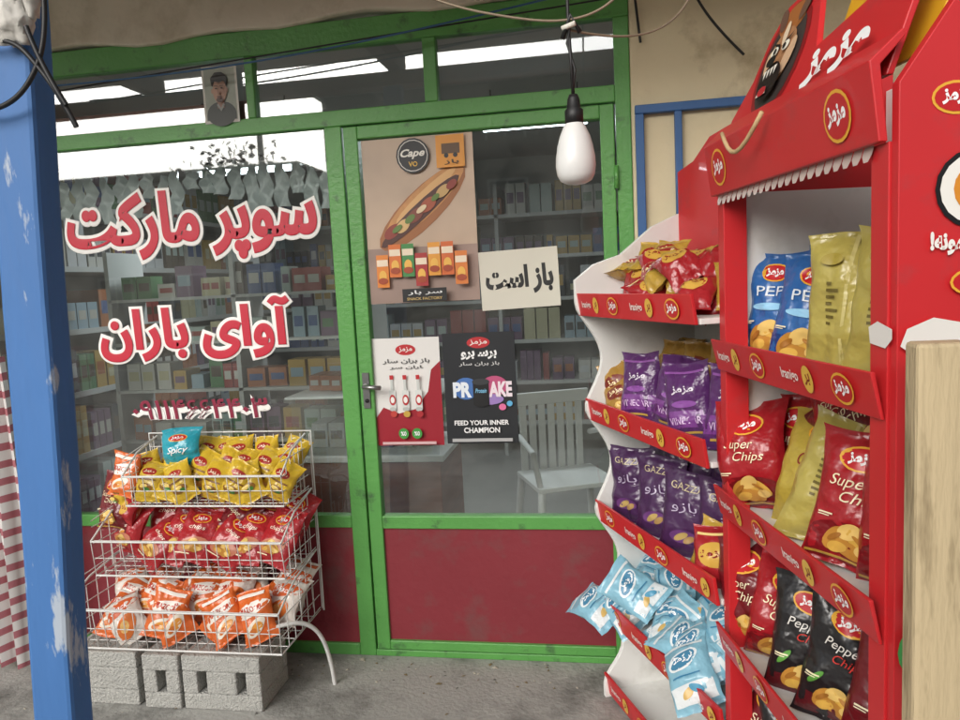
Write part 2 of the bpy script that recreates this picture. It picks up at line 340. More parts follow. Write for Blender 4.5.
flat('protein_drink_poster',-.612,-.332,.88,1.31,.0085,mat('poster_black','#26282c',.35,var=.15,scale=3),
 [('e',.5,.91,.16,.05,I('#c21f26')),('t',MZ,.38,.885,.62,.935,I('#f4f0ea')),('t',"\uFEED\uFEAE\uFE91 \uFEB3\uFEAE\uFE91",.25,.76,.75,.84,I('#f4f4f4'),.04),('t','\uFEAD\uFE8E\uFEB3 \uFEE5\uFE8D\uFEAE\uFE91 \uFEAF\uFE8E\uFE91',.22,.70,.78,.74,I('#d0d0d0')),
  ('e',.30,.50,.17,.10,I('#3f6fb8')),('e',.70,.52,.18,.09,I('#c04a78')),('e',.62,.40,.2,.05,I('#9a7ac0')),
  ('t','PR',.12,.42,.38,.56,I('#e8f0f8'),.05),('t','AKE',.62,.42,.94,.56,I('#f0e0e8'),.05),('r',.40,.36,.62,.56,I('#0c0c0e')),('e',.51,.56,.12,.03,I('#303236')),('e',.51,.36,.11,.025,I('#0c0c0e')),('t','Protein',.43,.46,.59,.50,I('#7ac0e8')),
  ('e',.80,.33,.05,.03,I('#e86aa0')),('e',.90,.36,.04,.025,I('#58b0e0')),
  ('t','FEED YOUR INNER',.12,.17,.88,.215,I('#f4f4f4'),.03),('t','CHAMPION',.25,.10,.75,.15,I('#f4f4f4'),.03),('r',.08,.02,.92,.05,I('#b0b0b0'))])
sk=I('#b88c74')
flat('portrait_photo',-1.505,-1.36,2.165,2.38,-.004,I('#cfcbc0'),
 [('r',.06,.05,.94,.95,mat('photo_backdrop','#9ca294',.5,var=.25,scale=20)),('e',.5,.16,.42,.22,I('#343a36')),('r',.08,.055,.92,.16,I('#343a36')),('r',.40,.26,.60,.40,I('#8e6854')),('p',[(.38,.32),(.5,.20),(.62,.32),(.57,.34),(.5,.26),(.43,.34)],I('#8a8c86')),
  ('e',.5,.73,.24,.16,I('#1c1a18')),('e',.5,.56,.20,.22,sk),('e',.56,.56,.13,.19,I('#a47a64')),('e',.29,.56,.03,.045,sk),('e',.71,.56,.03,.045,I('#946c58')),('p',[(.29,.64),(.36,.73),(.5,.70),(.64,.73),(.71,.64),(.74,.78),(.6,.88),(.4,.88),(.26,.78)],I('#1c1a18')),
  ('e',.5,.40,.10,.045,I('#5a4238')),('e',.5,.455,.08,.010,I('#4a342c')),('e',.42,.60,.035,.012,I('#201814')),('e',.58,.60,.035,.012,I('#201814')),('r',.36,.635,.47,.647,I('#2a201a')),('r',.53,.635,.64,.647,I('#2a201a')),('e',.5,.52,.03,.03,I('#9c725c')),('e',.5,.43,.05,.010,I('#7c4a44'))])
# ------------------------------------------------------------------ interior
pm=attrmat()
def products(name,rows,seed):
    r=random.Random(seed);v=[];f=[];cl=[]
    pal=[tuple(x*.75 for x in srgb(c)) for c in ('#a8443c','#c8a04a','#4a6298','#d6d2c8','#5c8a5a','#b86c3c','#7a5a76','#c8c4b8','#5a4a3a','#9cb4c0','#d0c8a0','#40444a','#d8d8d8','#b8c8c0')]
    for (a0,a1,y,dp,z,h0,h1,ax) in rows:
        a=a0
        while a<a1:
            w=r.uniform(.05,.11);h=r.uniform(h0,h1);c=r.choice(pal);c2=r.choice(pal)
            for _ in range(r.randint(1,3)):
                if a+w>a1: break
                j=r.uniform(-.02,.02)
                q=[(a,y+j,z),(a+w*.9,y+j,z),(a+w*.9,y+dp,z),(a,y+dp,z)]
                k=len(v)
                for dz in (0,h):
                    for (X,Y,Z) in q: v.append((X,Y,Z+dz) if ax=='x' else (Y,X,Z+dz))
                f+=[(k,k+1,k+5,k+4),(k+1,k+2,k+6,k+5),(k+2,k+3,k+7,k+6),(k+3,k,k+4,k+7),(k+4,k+5,k+6,k+7)]
                cl+=[c]*5
                k=len(v)
                for (X,Z) in ((a+w*.12,z+h*.35),(a+w*.78,z+h*.35),(a+w*.78,z+h*.7),(a+w*.12,z+h*.7)):
                    v.append((X,y+j-.002,Z) if ax=='x' else (y+dp+.002,X,Z))
                f.append((k,k+1,k+2,k+3));cl.append(c2)
                a+=w
            a+=r.uniform(0,.03)
    me=bpy.data.meshes.new(name);me.from_pydata(v,[],f);me.materials.append(pm)
    ca=me.color_attributes.new('Col','FLOAT_COLOR','CORNER')
    for p,c in zip(me.polygons,cl):
        for li in p.loop_indices: ca.data[li].color=(*c,1)
    o=bpy.data.objects.new(name,me);COL.objects.link(o);return o
shelfm=plain('shelf_metal','#b4b4b0',.5)
s=empty('store_shelf');m=MB();rows=[]
for z in (.3,.65,1.0,1.35,1.7,2.05):
    m.box(-3.35,.4,3.4,3.9,z-.03,z,shelfm);rows.append((-3.3,.35,3.45,.2,z,.14,.27,'x'))
for x in (-3.35,-2.1,-.85,.4): m.box(x-.015,x+.015,3.4,3.9,.004,2.3,shelfm)
m.obj('shelf_boards',s);products('shelf_products',rows,1).parent=s
s=empty('store_shelf');m=MB();rows=[]
for z in (.3,.65,1.0,1.35,1.7,2.05):
    m.box(-3.35,-2.9,.6,3.2,z-.03,z,shelfm);rows.append((.62,3.15,-3.3,.38,z,.14,.27,'y'))
m.obj('shelf_boards',s);products('shelf_products',rows,2).parent=s
s=empty('store_shelf');m=MB();rows=[]
for z in (.75,1.02,1.27,1.50):
    m.box(-2.55,-1.15,.75,1.05,z-.015,z,shelfm);rows.append((-2.5,-1.2,.78,.12,z,.06,.17,'x'))
for x in (-2.55,-1.85,-1.15): m.box(x-.012,x+.012,.75,1.05,.004,1.75,shelfm)
m.obj('shelf_boards',s);products('shelf_products',rows,3).parent=s
s=empty('glass_counter');m=MB()
m.box(-1.45,-.75,.45,.95,.004,.7,wood);m.box(-1.47,-.73,.43,.97,.7,.73,white)
m.pane(-1.45,-.75,.45,.73,1.0,glass)
m.box(-1.47,-.73,.43,.97,1.0,1.012,white)
m.obj('counter',s,.004);products('counter_goods',[(-1.42,-.8,.6,.2,.735,.06,.14,'x'),(-1.42,-.9,.6,.2,1.015,.06,.14,'x')],5).parent=s
s=empty('drinks_fridge');m=MB()
m.box(.55,1.35,2.6,3.2,.004,2.0,white);m.box(.6,1.3,2.57,2.595,.2,1.8,plain('fridge_dark','#30363a',.3))
m.obj('cabinet',s,.01);products('bottles',[(.62,1.28,2.5,.05,z,.16,.24,'x') for z in (.3,.65,1.0,1.4)],6).parent=s
m=MB();hp=plain('clear_plastic_goods','#cdd4d2',.25)
for i in range(20):
    x=-2.5+i*.07;r=R_;z1=2.08-r.uniform(0,.04);h=r.uniform(.10,.24)
    n=6;vs=[];
    for j in range(n+1):
        for k in range(4): vs.append((x+(.02+.045*min(1,j/2))*(k/3-.5)+.03,.30+.02*math.sin(j*1.7+i+k*2)+.01*(i%3),z1-h*j/n))
    m.add(vs,[(j*4+k,j*4+k+1,j*4+4+k+1,j*4+4+k) for j in range(n) for k in range(3)],hp,True)
m.tube([(-2.6,.31,2.09),(-1.03,.31,2.09)],.006,black)
m.obj('hanging_plastic_bags',fix=False)
s=empty('plastic_chair',(-.22,1.15,.004),.4);m=MB();pw=plain('white_plastic','#e4e4e0',.4)
m.box(-.22,.22,-.2,.2,.41,.435,pw)
for x in(-.2,.2):
    for y in(-.18,.18): m.tube([(x,y,.41),(x*1.15,y*1.2,0)],.022,pw)
    m.tube([(x,-.16,.43),(x*1.2,-.18,.62),(x*1.2,.05,.66),(x*1.1,.2,.62)],.017,pw)
for k in range(7): m.box(-.19+k*.055,-.15+k*.055,.2,.215,.43,.80,pw)
m.box(-.22,.22,.198,.222,.80,.87,pw);m.obj('chair_body',s,.006)
tubem=emis('fluorescent_tube',(.85,.95,1),12)
for x,y,z in ((-1.98,1.3,2.2),(-.35,1.6,2.38)):
    s=empty('ceiling_lamp');m=MB();m.tube([(x-.3,y,z),(x+.3,y,z)],.014,tubem,6);m.obj('tube',s)
    m=MB();m.box(x-.33,x+.33,y-.03,y+.03,z+.016,z+.05,white);m.tube([(x-.25,y,z+.05),(x-.25,y,2.6)],.004,black);m.tube([(x+.25,y,z+.05),(x+.25,y,2.6)],.004,black);m.obj('fixture',s)
    ld=bpy.data.lights.new('tube_light','AREA');ld.shape='RECTANGLE';ld.size=.6;ld.size_y=.08;ld.energy=15;ld.color=(.88,.95,1)
    lo=bpy.data.objects.new('tube_light',ld);COL.objects.link(lo);lo.location=(x,y,z-.02);lo.parent=s
# ------------------------------------------------------------------ chip bags
def make_bag(name,w,h,t,base,lst,seed,crimp=None):
    r=random.Random(seed);ph=[r.uniform(0,6.28) for _ in range(6)];mb=MB()
    tw=r.uniform(-.2,.2);bend=r.uniform(-.03,.04);nx,ny=22,30
    def S(u,v,side,off=0):
        u=min(1.,max(0.,u));v=min(1.,max(0.,v))
        du=max(0,4*u*(1-u));e=max(0,min(1,min(v-.05,.95-v)/.28))
        th=t*.5*(du**.5)*(e**.6)
        th*=1+.34*noise.noise((u*2.6+seed,v*3.1,side*2.+seed))
        d1=abs(v-.05);d2=abs(v-.95)
        cr=math.exp(-min(d1,d2)/.16)
        wr=cr*.030*w*math.sin(u*20+ph[0]+2*noise.noise((u*3,seed,v*2)))*(.5+.5*math.sin(u*9+ph[1]))*du**.5
        rg=abs(noise.noise((u*3.2+seed*3,v*3.8,side+5.)));rg2=abs(noise.noise((u*6+seed,v*7.5,side+9.)))
        wr+=side*(.075*w*(rg-.2)+.036*w*(rg2-.2))*(du**.5)*(1 if .05<v<.95 else .3)
        mid=.04*w*math.sin(u*3+ph[2])*(1 if v>.5 else -.5)*abs(v-.5)*2+.016*w*math.sin(u*11+ph[4])*max(0,abs(v-.5)*2-.6)*2
        y=side*th+wr+mid+bend*(v-.5)**2*4
        x=(u-.5)*w*(1-.10*max(0,math.sin(math.pi*v))**.5+.07*noise.noise((v*5,seed,u)))
        a=tw*(v-.5);x,y=x*math.cos(a)-y*math.sin(a),x*math.sin(a)+y*math.cos(a)
        z=h*v+.04*h*math.sin(u*5+ph[3])*(v-.5)
        return (x,y-off if side<0 else y+off,z)
    for side in (-1,1):
        vs=[S(a/nx,b/ny,side,.0006 if b in(0,ny) or a in (0,nx) else 0) for b in range(ny+1) for a in range(nx+1)]
        fs=[(b*(nx+1)+a,b*(nx+1)+a+1,(b+1)*(nx+1)+a+1,(b+1)*(nx+1)+a) for b in range(ny) for a in range(nx)]
        if side>0: fs=[q[::-1] for q in fs]
        mb.add(vs,fs,base,True)
    decals(mb,lst,lambda a,b,o:S(a,b,-1,o),.0014,.0005)
    return mb.mesh(name)
chipc=I('#e2b045',.4);chipd=I('#c98a30',.4)
def chips(cx,cy,s=1):
    return [('e',cx-.12*s,cy,.13*s,.07*s,chipd,.4),('e',cx+.1*s,cy+.02,.14*s,.06*s,chipc,-.3),('e',cx,cy+.06*s,.11*s,.05*s,I('#eec66a',.4),.2),('e',cx+.02,cy-.05*s,.13*s,.05*s,chipd,-.1),('e',cx-.1*s,cy-.05*s,.09*s,.035*s,chipc,.1),('e',cx+.14*s,cy-.03*s,.08*s,.035*s,I('#eec66a',.4),.1),('e',cx-.13*s,cy+.01*s,.07*s,.02*s,I('#a86a20',.4),.4),('e',cx+.1*s,cy+.025*s,.07*s,.015*s,I('#b87a28',.4),-.3)]
def logo(cx,cy,s=1,c='#c8141c'):
    return [('e',cx,cy,.25*s,.095*s,I('#f0b030',.35)),('e',cx,cy,.225*s,.08*s,I(c,.35)),('t',MZ,cx-.15*s,cy-.045*s,cx+.15*s,cy+.045*s,I('#ffffff',.35),.05)]
D={}
def design(key,w,h,t,base,lst,crimp=None,n=3):
    D[key]=[make_bag('bag_'+key,w,h,t,base,lst,sum(map(ord,key))%37+i*5,crimp) for i in range(n)]
cream=I('#f6e9c0',.35)
fine=[('r',.12,.36,.30,.372,cream),('r',.12,.345,.26,.352,cream)]
bot=[('r',.05,.055,.95,.075,film('#caa038'))]
def sc2(y0=.56):
    return [('t','Super',.20,y0,.66,y0+.11,cream,.0),('t','Chips',.34,y0-.11,.80,y0-.005,cream,.0)]
design('red',.185,.27,.085,film('#a8121c'),[('r',.03,.03,.97,.24,film('#7d0c14')),('e',.5,.24,.45,.09,film('#7d0c14'))]+logo(.5,.80,1.0)+sc2()+chips(.5,.2,1.2)+fine+bot)
design('darkred',.185,.27,.085,film('#6e0d16'),logo(.5,.80,1.0)+sc2()+chips(.5,.22,1.2)+fine+bot)
design('black',.185,.27,.085,film('#1c1a1c'),[('r',.03,.03,.97,.2,film('#5a1218'))]+logo(.5,.82,.95)+[('t','Pepper',.24,.58,.76,.68,I('#e8e4dc',.35),.0),('t','Chips',.38,.48,.76,.57,I('#d8322a',.35),.0)]+chips(.5,.2,1.1)+[('e',.25,.35,.1,.03,I('#58a03a'),.6),('e',.75,.38,.08,.025,I('#c8281e'),-.5)]+fine)
design('gold',.185,.27,.085,film('#bda53a'),logo(.5,.80,1.0)+[('r',.3,.3,.7,.33,I('#efe6b0')),('t','Cheese',.24,.52,.76,.62,I('#8a1c18',.35),.0)]+chips(.5,.2,1.0))
design('plaingold',.19,.28,.08,film('#b9a94e'),[('r',.46,.02,.5,.98,film('#d0c274'))]+[('r',.26,.38+.045*k,.26+.06+.04*(k%3),.40+.045*k,I('#6a5c20')) for k in range(7)]+[('r',.62,.3+.05*k,.74+.03*(k%2),.322+.05*k,I('#6a5c20')) for k in range(9)]+[('e',.3,.82,.12,.04,I('#a89434')),('e',.72,.85,.1,.03,I('#a89434'))])
design('blue',.18,.26,.085,film('#2360a8'),[('r',.03,.03,.97,.3,film('#123f86'))]+logo(.5,.82,.9)+[('t','PEP',.27,.60,.70,.69,I('#dfe8f0',.35),.0),('e',.5,.50,.28,.035,I('#8cc8ec'))]+chips(.5,.22,1.4)+fine)
design('purple',.17,.255,.08,film('#522262'),[('r',.03,.18,.97,.40,film('#7a3a8c')),('t','VINEGAR',.16,.23,.84,.32,I('#e6c8ee',.35),.01),('t',MZ,.24,.60,.76,.71,I('#e4dcea',.35),.03),('e',.5,.48,.28,.045,I('#8a48a0',.35)),('r',.2,.10,.8,.13,I('#c8a040')),('r',.06,.86,.94,.89,film('#8a4a9c'))])
design('gazza',.17,.24,.08,film('#43204e'),[('t','GAZZA',.20,.78,.80,.86,I('#c8b890',.35),.0),('t',"\uFEED\uFEAF\uFE8E\uFE91",.26,.52,.74,.66,I('#bfb2cc',.35),.0),('e',.5,.25,.25,.08,I('#6a3a7a',.35)),('e',.46,.25,.13,.04,I('#c8a860',.35),.3),('e',.6,.22,.1,.04,I('#b08a50',.35),.3)])
design('brown',.15,.2,.075,film('#a87c2c'),[('e',.5,.6,.34,.16,I('#7a2416',.35)),('t',MZ,.25,.54,.75,.67,I('#f6e4b0',.35),.04)]+chips(.5,.22,1.2))
design('smallred',.13,.17,.07,film('#a81820'),[('e',.5,.55,.35,.2,I('#d8a840',.35)),('t',MZ,.22,.5,.78,.62,I('#8a1010',.35),.04),('r',.1,.85,.9,.89,I('#f0d080'))])
design('smallgold',.13,.17,.07,film('#c09a34'),[('e',.5,.55,.35,.2,I('#a01818',.35)),('t',MZ,.22,.5,.78,.62,I('#f8e8b0',.35),.04)])
design('yellow',.12,.165,.065,film('#d8b224'),[('e',.5,.70,.30,.10,I('#a82418',.35)),('t',MZ,.28,.66,.72,.74,I('#fff4d0',.35),.03),('e',.5,.3,.3,.10,I('#8a5a18',.35)),('e',.45,.33,.18,.05,I('#e8c860',.35)),('e',.58,.26,.12,.04,I('#3a7a2a',.35)),('r',.15,.48,.85,.52,I('#7a4a10',.35))])
design('cyan',.17,.16,.065,film('#1d9fb4'),logo(.5,.72,1.)+[('t','Spicy',.2,.3,.8,.5,I('#ffffff',.35),.01)],n=1)
design('rackred',.19,.25,.085,film('#ad1a22'),logo(.5,.78,1.0)+[('e',.5,.3,.38,.13,I('#c8785a',.35),.2)]+chips(.5,.28,1.1)+[('t','chips',.28,.55,.72,.64,I('#fff0d8',.35),.0),('r',.1,.12,.5,.14,cream)])
design('orange',.15,.2,.08,film('#e0641f'),[('e',.5,.62,.5,.13,I('#f2ece2',.35),.15),('t','MAZOORI',.18,.57,.82,.68,I('#c8321c',.35),.02),('e',.5,.28,.36,.12,I('#f0e6d4',.35),.3),('e',.55,.27,.2,.08,I('#e89a3a',.35),.2),('e',.38,.22,.12,.05,I('#d8742a',.35),.2),('r',.1,.86,.9,.93,I('#f2ece2',.35))])
design('orangew',.15,.2,.08,film('#e4dcd2'),[('e',.5,.62,.5,.13,I('#d85a24',.35),.15),('t','Snack',.22,.57,.78,.68,I('#ffffff',.35),.01),('e',.5,.25,.36,.15,I('#e0742e',.35),.3),('e',.45,.25,.16,.08,I('#f0c070',.35),.3),('r',.05,.88,.95,.95,I('#d85a24',.35))])
design('ltblue',.16,.21,.075,film('#84bcd2'),[('r',.06,.08,.94,.30,film('#e2e8ea')),('e',.5,.62,.36,.13,I('#e8eef0',.35),.2),('e',.5,.62,.31,.10,I('#3a80a6',.35),.2),('t',MZ,.30,.58,.70,.67,I('#ffffff',.35),.03),('r',.04,.82,.96,.86,film('#e2e8ea')),('e',.4,.2,.14,.05,I('#d8b060',.35),.3),('e',.6,.22,.14,.05,I('#4f9cc0',.35),-.3),('r',.2,.38,.8,.40,I('#2f7ca8',.35))])
CNT=[0]
def bag(key,loc,yaw=0,lean=0,roll=0,s=1.,frame=None):
    me=D[key][CNT[0]%len(D[key])];CNT[0]+=1
    o=bpy.data.objects.new('chips_bag',me);COL.objects.link(o)
    M=Matrix.Translation(loc)@Matrix.Rotation(yaw,4,'Z')@Matrix.Rotation(-lean,4,'X')@Matrix.Rotation(roll,4,'Y')@Matrix.Scale(s,4)
    if frame: M=frame@M
    o.matrix_world=M;return o
# ------------------------------------------------------------------ display stands
def lipdec(L,h,seed):
    o=[];n=4
    for i in range(n):
        c=(i+.5)/n;k=(i+seed)%2
        if k: o+=[('e',c,.5,.05,.36,I('#f0b030',.35)),('e',c,.5,.045,.30,I('#c8141c',.35)),('t',MZ,c-.034,.34,c+.034,.68,I('#ffffff',.35),.05)]
        else:
            o+=[('t','Iranigo',c-.08,.30,c+.02,.66,I('#f4e8e0',.35),.02),('e',c+.075,.5,.028,.34,I('#e8b840',.35)),('t','\uFEAE\uFE91',c+.06,.34,c+.09,.66,I('#8a1010',.35))]
    return o
def stand(name,loc,th):
    e=empty(name,loc,th-math.pi/2);F=Matrix.Translation(loc)@Matrix.Rotation(th-math.pi/2,4,'Z')
    return e,F
thA=rad(24);A_loc=(-.005,-.22,0)
eA,FA=stand('snack_display_stand',A_loc,thA)
lipA=[(1.42,-.06),(1.06,-.035),(.70,-.012),(.345,.0),(.06,.0)]
LA=.72
def wavy():
    pts=[];N=60
    key=sorted([(z,w) for z,w in lipA])
    for i in range(N+1):
        z=1.49*i/N
        if z<=key[0][0]: w=key[0][1]
        elif z>=key[-1][0]: w=key[-1][1]
        else:
            for (a,wa),(b_,wb) in zip(key,key[1:]):
                if a<=z<=b_:
                    t=(z-a)/(b_-a);w=wa+(wb-wa)*t+.075*(max(0,math.sin(math.pi*min(1,t*1.05)))**1.4)
        pts.append((w-.03,z))
    pts+=[(-.02,1.54),(.08,1.57),(.2,1.66),(.30,1.70),(.37,1.70),(.37,0)]
    return pts
m=MB()
m.prism(wavy(),.018,lambda a,c,t:(-.018+t,a,c),white)
m.box(LA,LA+.012,.08,.37,0,1.55,white)
m.box(0,LA,.352,.37,.0,1.55,white)
m.obj('side_panels',eA,.002)
m=MB();mt=MB()
for z,w in lipA:
    m.box(0,LA,w,.35,z-.05,z-.035,white)
    m.prism([(w-.026,z+.026),(w-.014,z-.050),(w-.004,z-.050),(w-.016,z+.026)],LA+.02,lambda a,c,t:(-.02+t,a,c),redp)
    decals(mt,lipdec(LA,.076,int(z*10)),lambda a,b_,o,z=z,w=w:(a*LA,w-.014-.012*b_-o-.0005,z-.050+.076*b_),.0012,.0005)
m.obj('shelves',eA,.002);mt.obj('shelf_labels',eA,fix=False)
m=MB()
hp_=[(0,1.55),(LA,1.55),(LA,1.95),(.55,2.02),(.45,1.95),(.2,1.92),(.1,1.86),(0,1.84)]
m.prism(hp_,.02,lambda a,c,t:(a,.30+t,c),redp);
decals(m,[('e',.30,1.78,.08,.08,I('#3a2418')),('e',.30,1.77,.06,.06,I('#c98a30')),('e',.28,1.79,.015,.015,I('#ffffff')),('e',.32,1.79,.015,.015,I('#ffffff')),('e',.28,1.79,.006,.006,I('#101010')),('e',.32,1.79,.006,.006,I('#101010')),('e',.30,1.75,.04,.02,I('#201010')),('r',.275,1.752,.325,1.762,I('#f4f0e0'))]+[('t',MZ,.42,1.65,.62,1.75,I('#ffffff'),.05)],lambda a,b_,o:(a,.30-o,b_),.001,.001)
m.obj('header_board',eA,fix=False)
thB=rad(12);B_loc=(.285,-.90,0)
eB,FB=stand('snack_display_stand',B_loc,thB)
LB=.675
m=MB()
sp=[(0,0),(0,1.755),(.10,1.895),(.2,2.05),(.42,2.12),(.42,0)]
m.prism(sp,.018,lambda a,c,t:(LB+t,a,c),redp)
m.prism([(0,0),(0,1.70),(.05,1.80),(.42,1.95),(.42,0)],.018,lambda a,c,t:(-.018+t,a,c),redp)
m.box(0,.003,.05,.40,0,1.68,white);m.box(LB-.003,LB,.05,.40,0,1.68,white);m.box(.003,LB-.003,.40,.41,0,1.9,white)
m.box(.0,.028,-.004,.052,0,1.675,redp);m.box(LB-.045,LB-.0,-.004,.012,0,1.675,redp)
m.obj('side_panels',eB,.002)
m=MB();mt=MB()
lipB=[1.305,.945,.59,.235]
for z in lipB:
    m.box(.003,LB-.003,0,.40,z-.045,z-.030,white)
    m.prism([(-.030,z+.030),(-.012,z-.045),(-.006,z-.045),(-.022,z+.030)],LB-.0,lambda a,c,t:(t,a,c),redp)
    decals(mt,lipdec(LB,.075,int(z*10)+1),lambda a,b_,o,z=z:(a*LB,-.012-.018*b_-o-.0005,z-.045+.075*b_),.0012,.0005)
m.obj('shelves',eB,.002);mt.obj('shelf_labels',eB,fix=False)
m=MB()
m.prism([(-.02,1.675),(-.035,1.79),(.015,1.835),(.02,1.825),(-.018,1.785),(-.006,1.675)],LB+.012,lambda a,c,t:(-.01+t,a,c),redp)
ub=[(.0,0),(.655,0),(.655,.26),(.50,.20),(.355,.165),(.33,.22),(.29,.31),(.22,.36),(.13,.35),(.08,.28),(.06,.18),(.0,.09)]
def up(a,c,t): return (a,.015+.30*c-t,1.775+c*.80)
m.prism(ub,.012,up,redp)
m.prism([(.32,.0),(.655,0),(.655,.33),(.32,.29)],.01,lambda a,c,t:(a,.08+.30*c-t,1.81+c*.84),ink('#e0a818'))
m.obj('header',eB,.002)
m=MB()
fx=.19
face=[('e',fx,.19,.105,.15,I('#8c1014')),('e',fx,.19,.090,.130,I('#3a3230')),('e',fx,.295,.06,.04,I('#a8622a')),('e',fx-.05,.31,.018,.035,I('#6a4a3a'),.4),('e',fx+.05,.31,.018,.035,I('#6a4a3a'),-.4),('e',fx,.20,.062,.075,I('#b07a50')),('e',fx-.045,.19,.022,.045,I('#d8b08a'),.3),('e',fx+.045,.19,.022,.045,I('#d8b08a'),-.3),('e',fx,.26,.012,.03,I('#e8d0b0')),
 ('p',[(fx-.05,.25),(fx-.008,.222),(fx-.012,.238)],I('#141010')),('p',[(fx+.05,.25),(fx+.012,.238),(fx+.008,.222)],I('#141010')),
 ('e',fx-.026,.222,.017,.012,I('#f8f4e0')),('e',fx+.026,.222,.017,.012,I('#f8f4e0')),('e',fx-.022,.222,.007,.008,I('#101010')),('e',fx+.022,.222,.007,.008,I('#101010')),
 ('e',fx,.14,.050,.048,I('#1a1010'))]+[('p',[(fx-.036+.018*k,.174),(fx-.022+.018*k,.174),(fx-.029+.018*k,.15)],I('#f4f0e4')) for k in range(4)]+[('p',[(fx-.03+.018*k,.106),(fx-.016+.018*k,.106),(fx-.023+.018*k,.126)],I('#f4f0e4')) for k in range(3)]+[
 ('e',fx,.115,.02,.012,I('#c02028')),('e',fx,.190,.022,.014,I('#141414')),
 ('t',MZ,.39,.05,.60,.135,I('#ffffff',.35),.06)]
decals(m,face,lambda a,b_,o:up(a,b_,.012+o),.0012,.0008)
decals(m,sum([[('e',x,.5,.06,.36,I('#f0b030',.35)),('e',x,.5,.053,.31,I('#c8141c',.35)),('t',MZ,x-.04,.36,x+.04,.66,I('#ffffff',.35),.05)] for x in (.10,.86)],[]),lambda a,b_,o:(a*LB,-.02-.015*b_-o,1.675+.115*b_),.0015,.0006)
m.obj('header_graphics',eB,fix=False)
m=MB();fm=plain('clear_pvc_fringe','#c9b4ac',.25)
for i in range(22):
    c=.02+i*.029;m.add([(c-.013,-.006,1.676),(c+.013,-.006,1.676),(c+.013,-.010,1.662),(c+.006,-.012,1.652),(c-.006,-.012,1.652),(c-.013,-.010,1.662)],[(0,1,2,3,4,5)],fm)
m.tube([(.16+.025*i,-.055-.01*math.sin(math.pi*i/8),1.79-.055*math.sin(math.pi*i/8)) for i in range(9)],.0045,mat('cord_tan','#c8a878',.8))
m.obj('fringe',eB,fix=False)
m=MB()
sg=[('e',.085,1.73,.038,.024,I('#f0b030',.35)),('e',.085,1.73,.034,.020,I('#c8141c',.35)),('t',MZ,.062,1.72,.108,1.742,I('#ffffff',.35),.05),
 ('e',.115,1.60,.062,.058,I('#101014',.35)),('e',.115,1.60,.055,.051,I('#f2efe8',.35)),('e',.125,1.60,.045,.040,I('#e08a20',.35)),('e',.135,1.60,.038,.030,I('#f2efe8',.35)),('e',.15,1.60,.03,.022,I('#c8141c',.35)),
 ('t','!\uFEEA\uFEE7\uFEEE\uFEE3 \uFEE3\uFBFD',.045,1.505,.14,1.54,I('#f4f0ea',.35),.05),
 ('e',.12,1.465,.045,.022,I('#f0b030',.35)),('e',.12,1.465,.041,.018,I('#c8141c',.35)),('t',MZ,.095,1.455,.145,1.476,I('#ffffff',.35),.05),
 ('p',[(.0,1.375),(.02,1.36),(.06,1.37),(.12,1.355),(.2,1.37),(.3,1.36),(.3,1.41),(.22,1.42),(.12,1.40),(.05,1.415),(.01,1.40)],I('#e6e2dc',.5)),
 ('e',.07,.98,.06,.05,I('#1c56a8',.35)),('e',.05,.90,.05,.05,I('#3a9a48',.35)),('e',.2,1.1,.12,.12,I('#e0a020',.35)),('t',MZ,.12,1.05,.3,1.15,I('#c8141c',.35),.05)]
decals(m,sg,lambda a,b_,o:(LB+.018+o,a,b_),.001,.0006)
decals(m,[('p',[(LB-.04,1.375),(LB+.0,1.37),(LB+.017,1.385),(LB+.017,1.40),(LB-.02,1.41),(LB-.044,1.40)],I('#e6e2dc',.5))],lambda a,b_,o:(a,-.006-o,b_))
m.obj('side_graphics',eB,fix=False)
rd=random.Random(5)
def onB(key,u,w,z,yaw=30,lean=8,roll=0,s=1.): bag(key,(u,w,z),rad(yaw+rd.uniform(-6,6)),rad(lean+rd.uniform(-4,4)),rad(roll+rd.uniform(-5,5)),s,FB)
zb=1.275
onB('blue',.05,.11,zb,30,6,-3,1.);onB('blue',.15,.12,zb-.01,35,8,4,.98);onB('blue',.10,.20,zb,30,5,3,1.);onB('blue',.2,.26,zb,30,5,0,1.02)
onB('plaingold',.36,.11,zb,40,4,4,1.0);onB('plaingold',.46,.14,zb,35,6,8,1.02);onB('gold',.56,.16,zb,30,8,5);onB('plaingold',.32,.24,zb,30,4,0)
zb=.915
onB('red',.06,.055,zb,42,10,-4,1.);onB('red',.05,.19,zb,30,5,0,1.05);onB('gold',.20,.10,zb-.005,40,16,12,1.02);onB('plaingold',.28,.09,zb-.01,42,10,14,1.02)
onB('red',.42,.08,zb,45,10,4,1.);onB('darkred',.15,.27,zb+.03,25,10,8,1.05);onB('red',.30,.24,zb+.06,35,16,-8,1.05);onB('darkred',.42,.24,zb+.03,35,10,5);onB('red',.54,.12,zb,45,8,0)
onB('red',.16,.2,zb+.14,30,50,40,.95);onB('red',.3,.16,zb+.16,30,40,-30,.9);onB('darkred',.25,.28,zb+.1,30,20,20,1)
onB('red',.24,.20,zb+.17,30,30,60,.95);onB('darkred',.36,.22,zb+.17,30,35,-50,.95)
zb=.56
onB('darkred',.04,.06,zb,42,8,-5);onB('red',.12,.07,zb-.01,45,12,6,.98);onB('black',.24,.08,zb-.02,42,10,5,1.0);onB('black',.36,.09,zb,45,10,4,1.);onB('red',.1,.19,zb+.03,30,10,0)
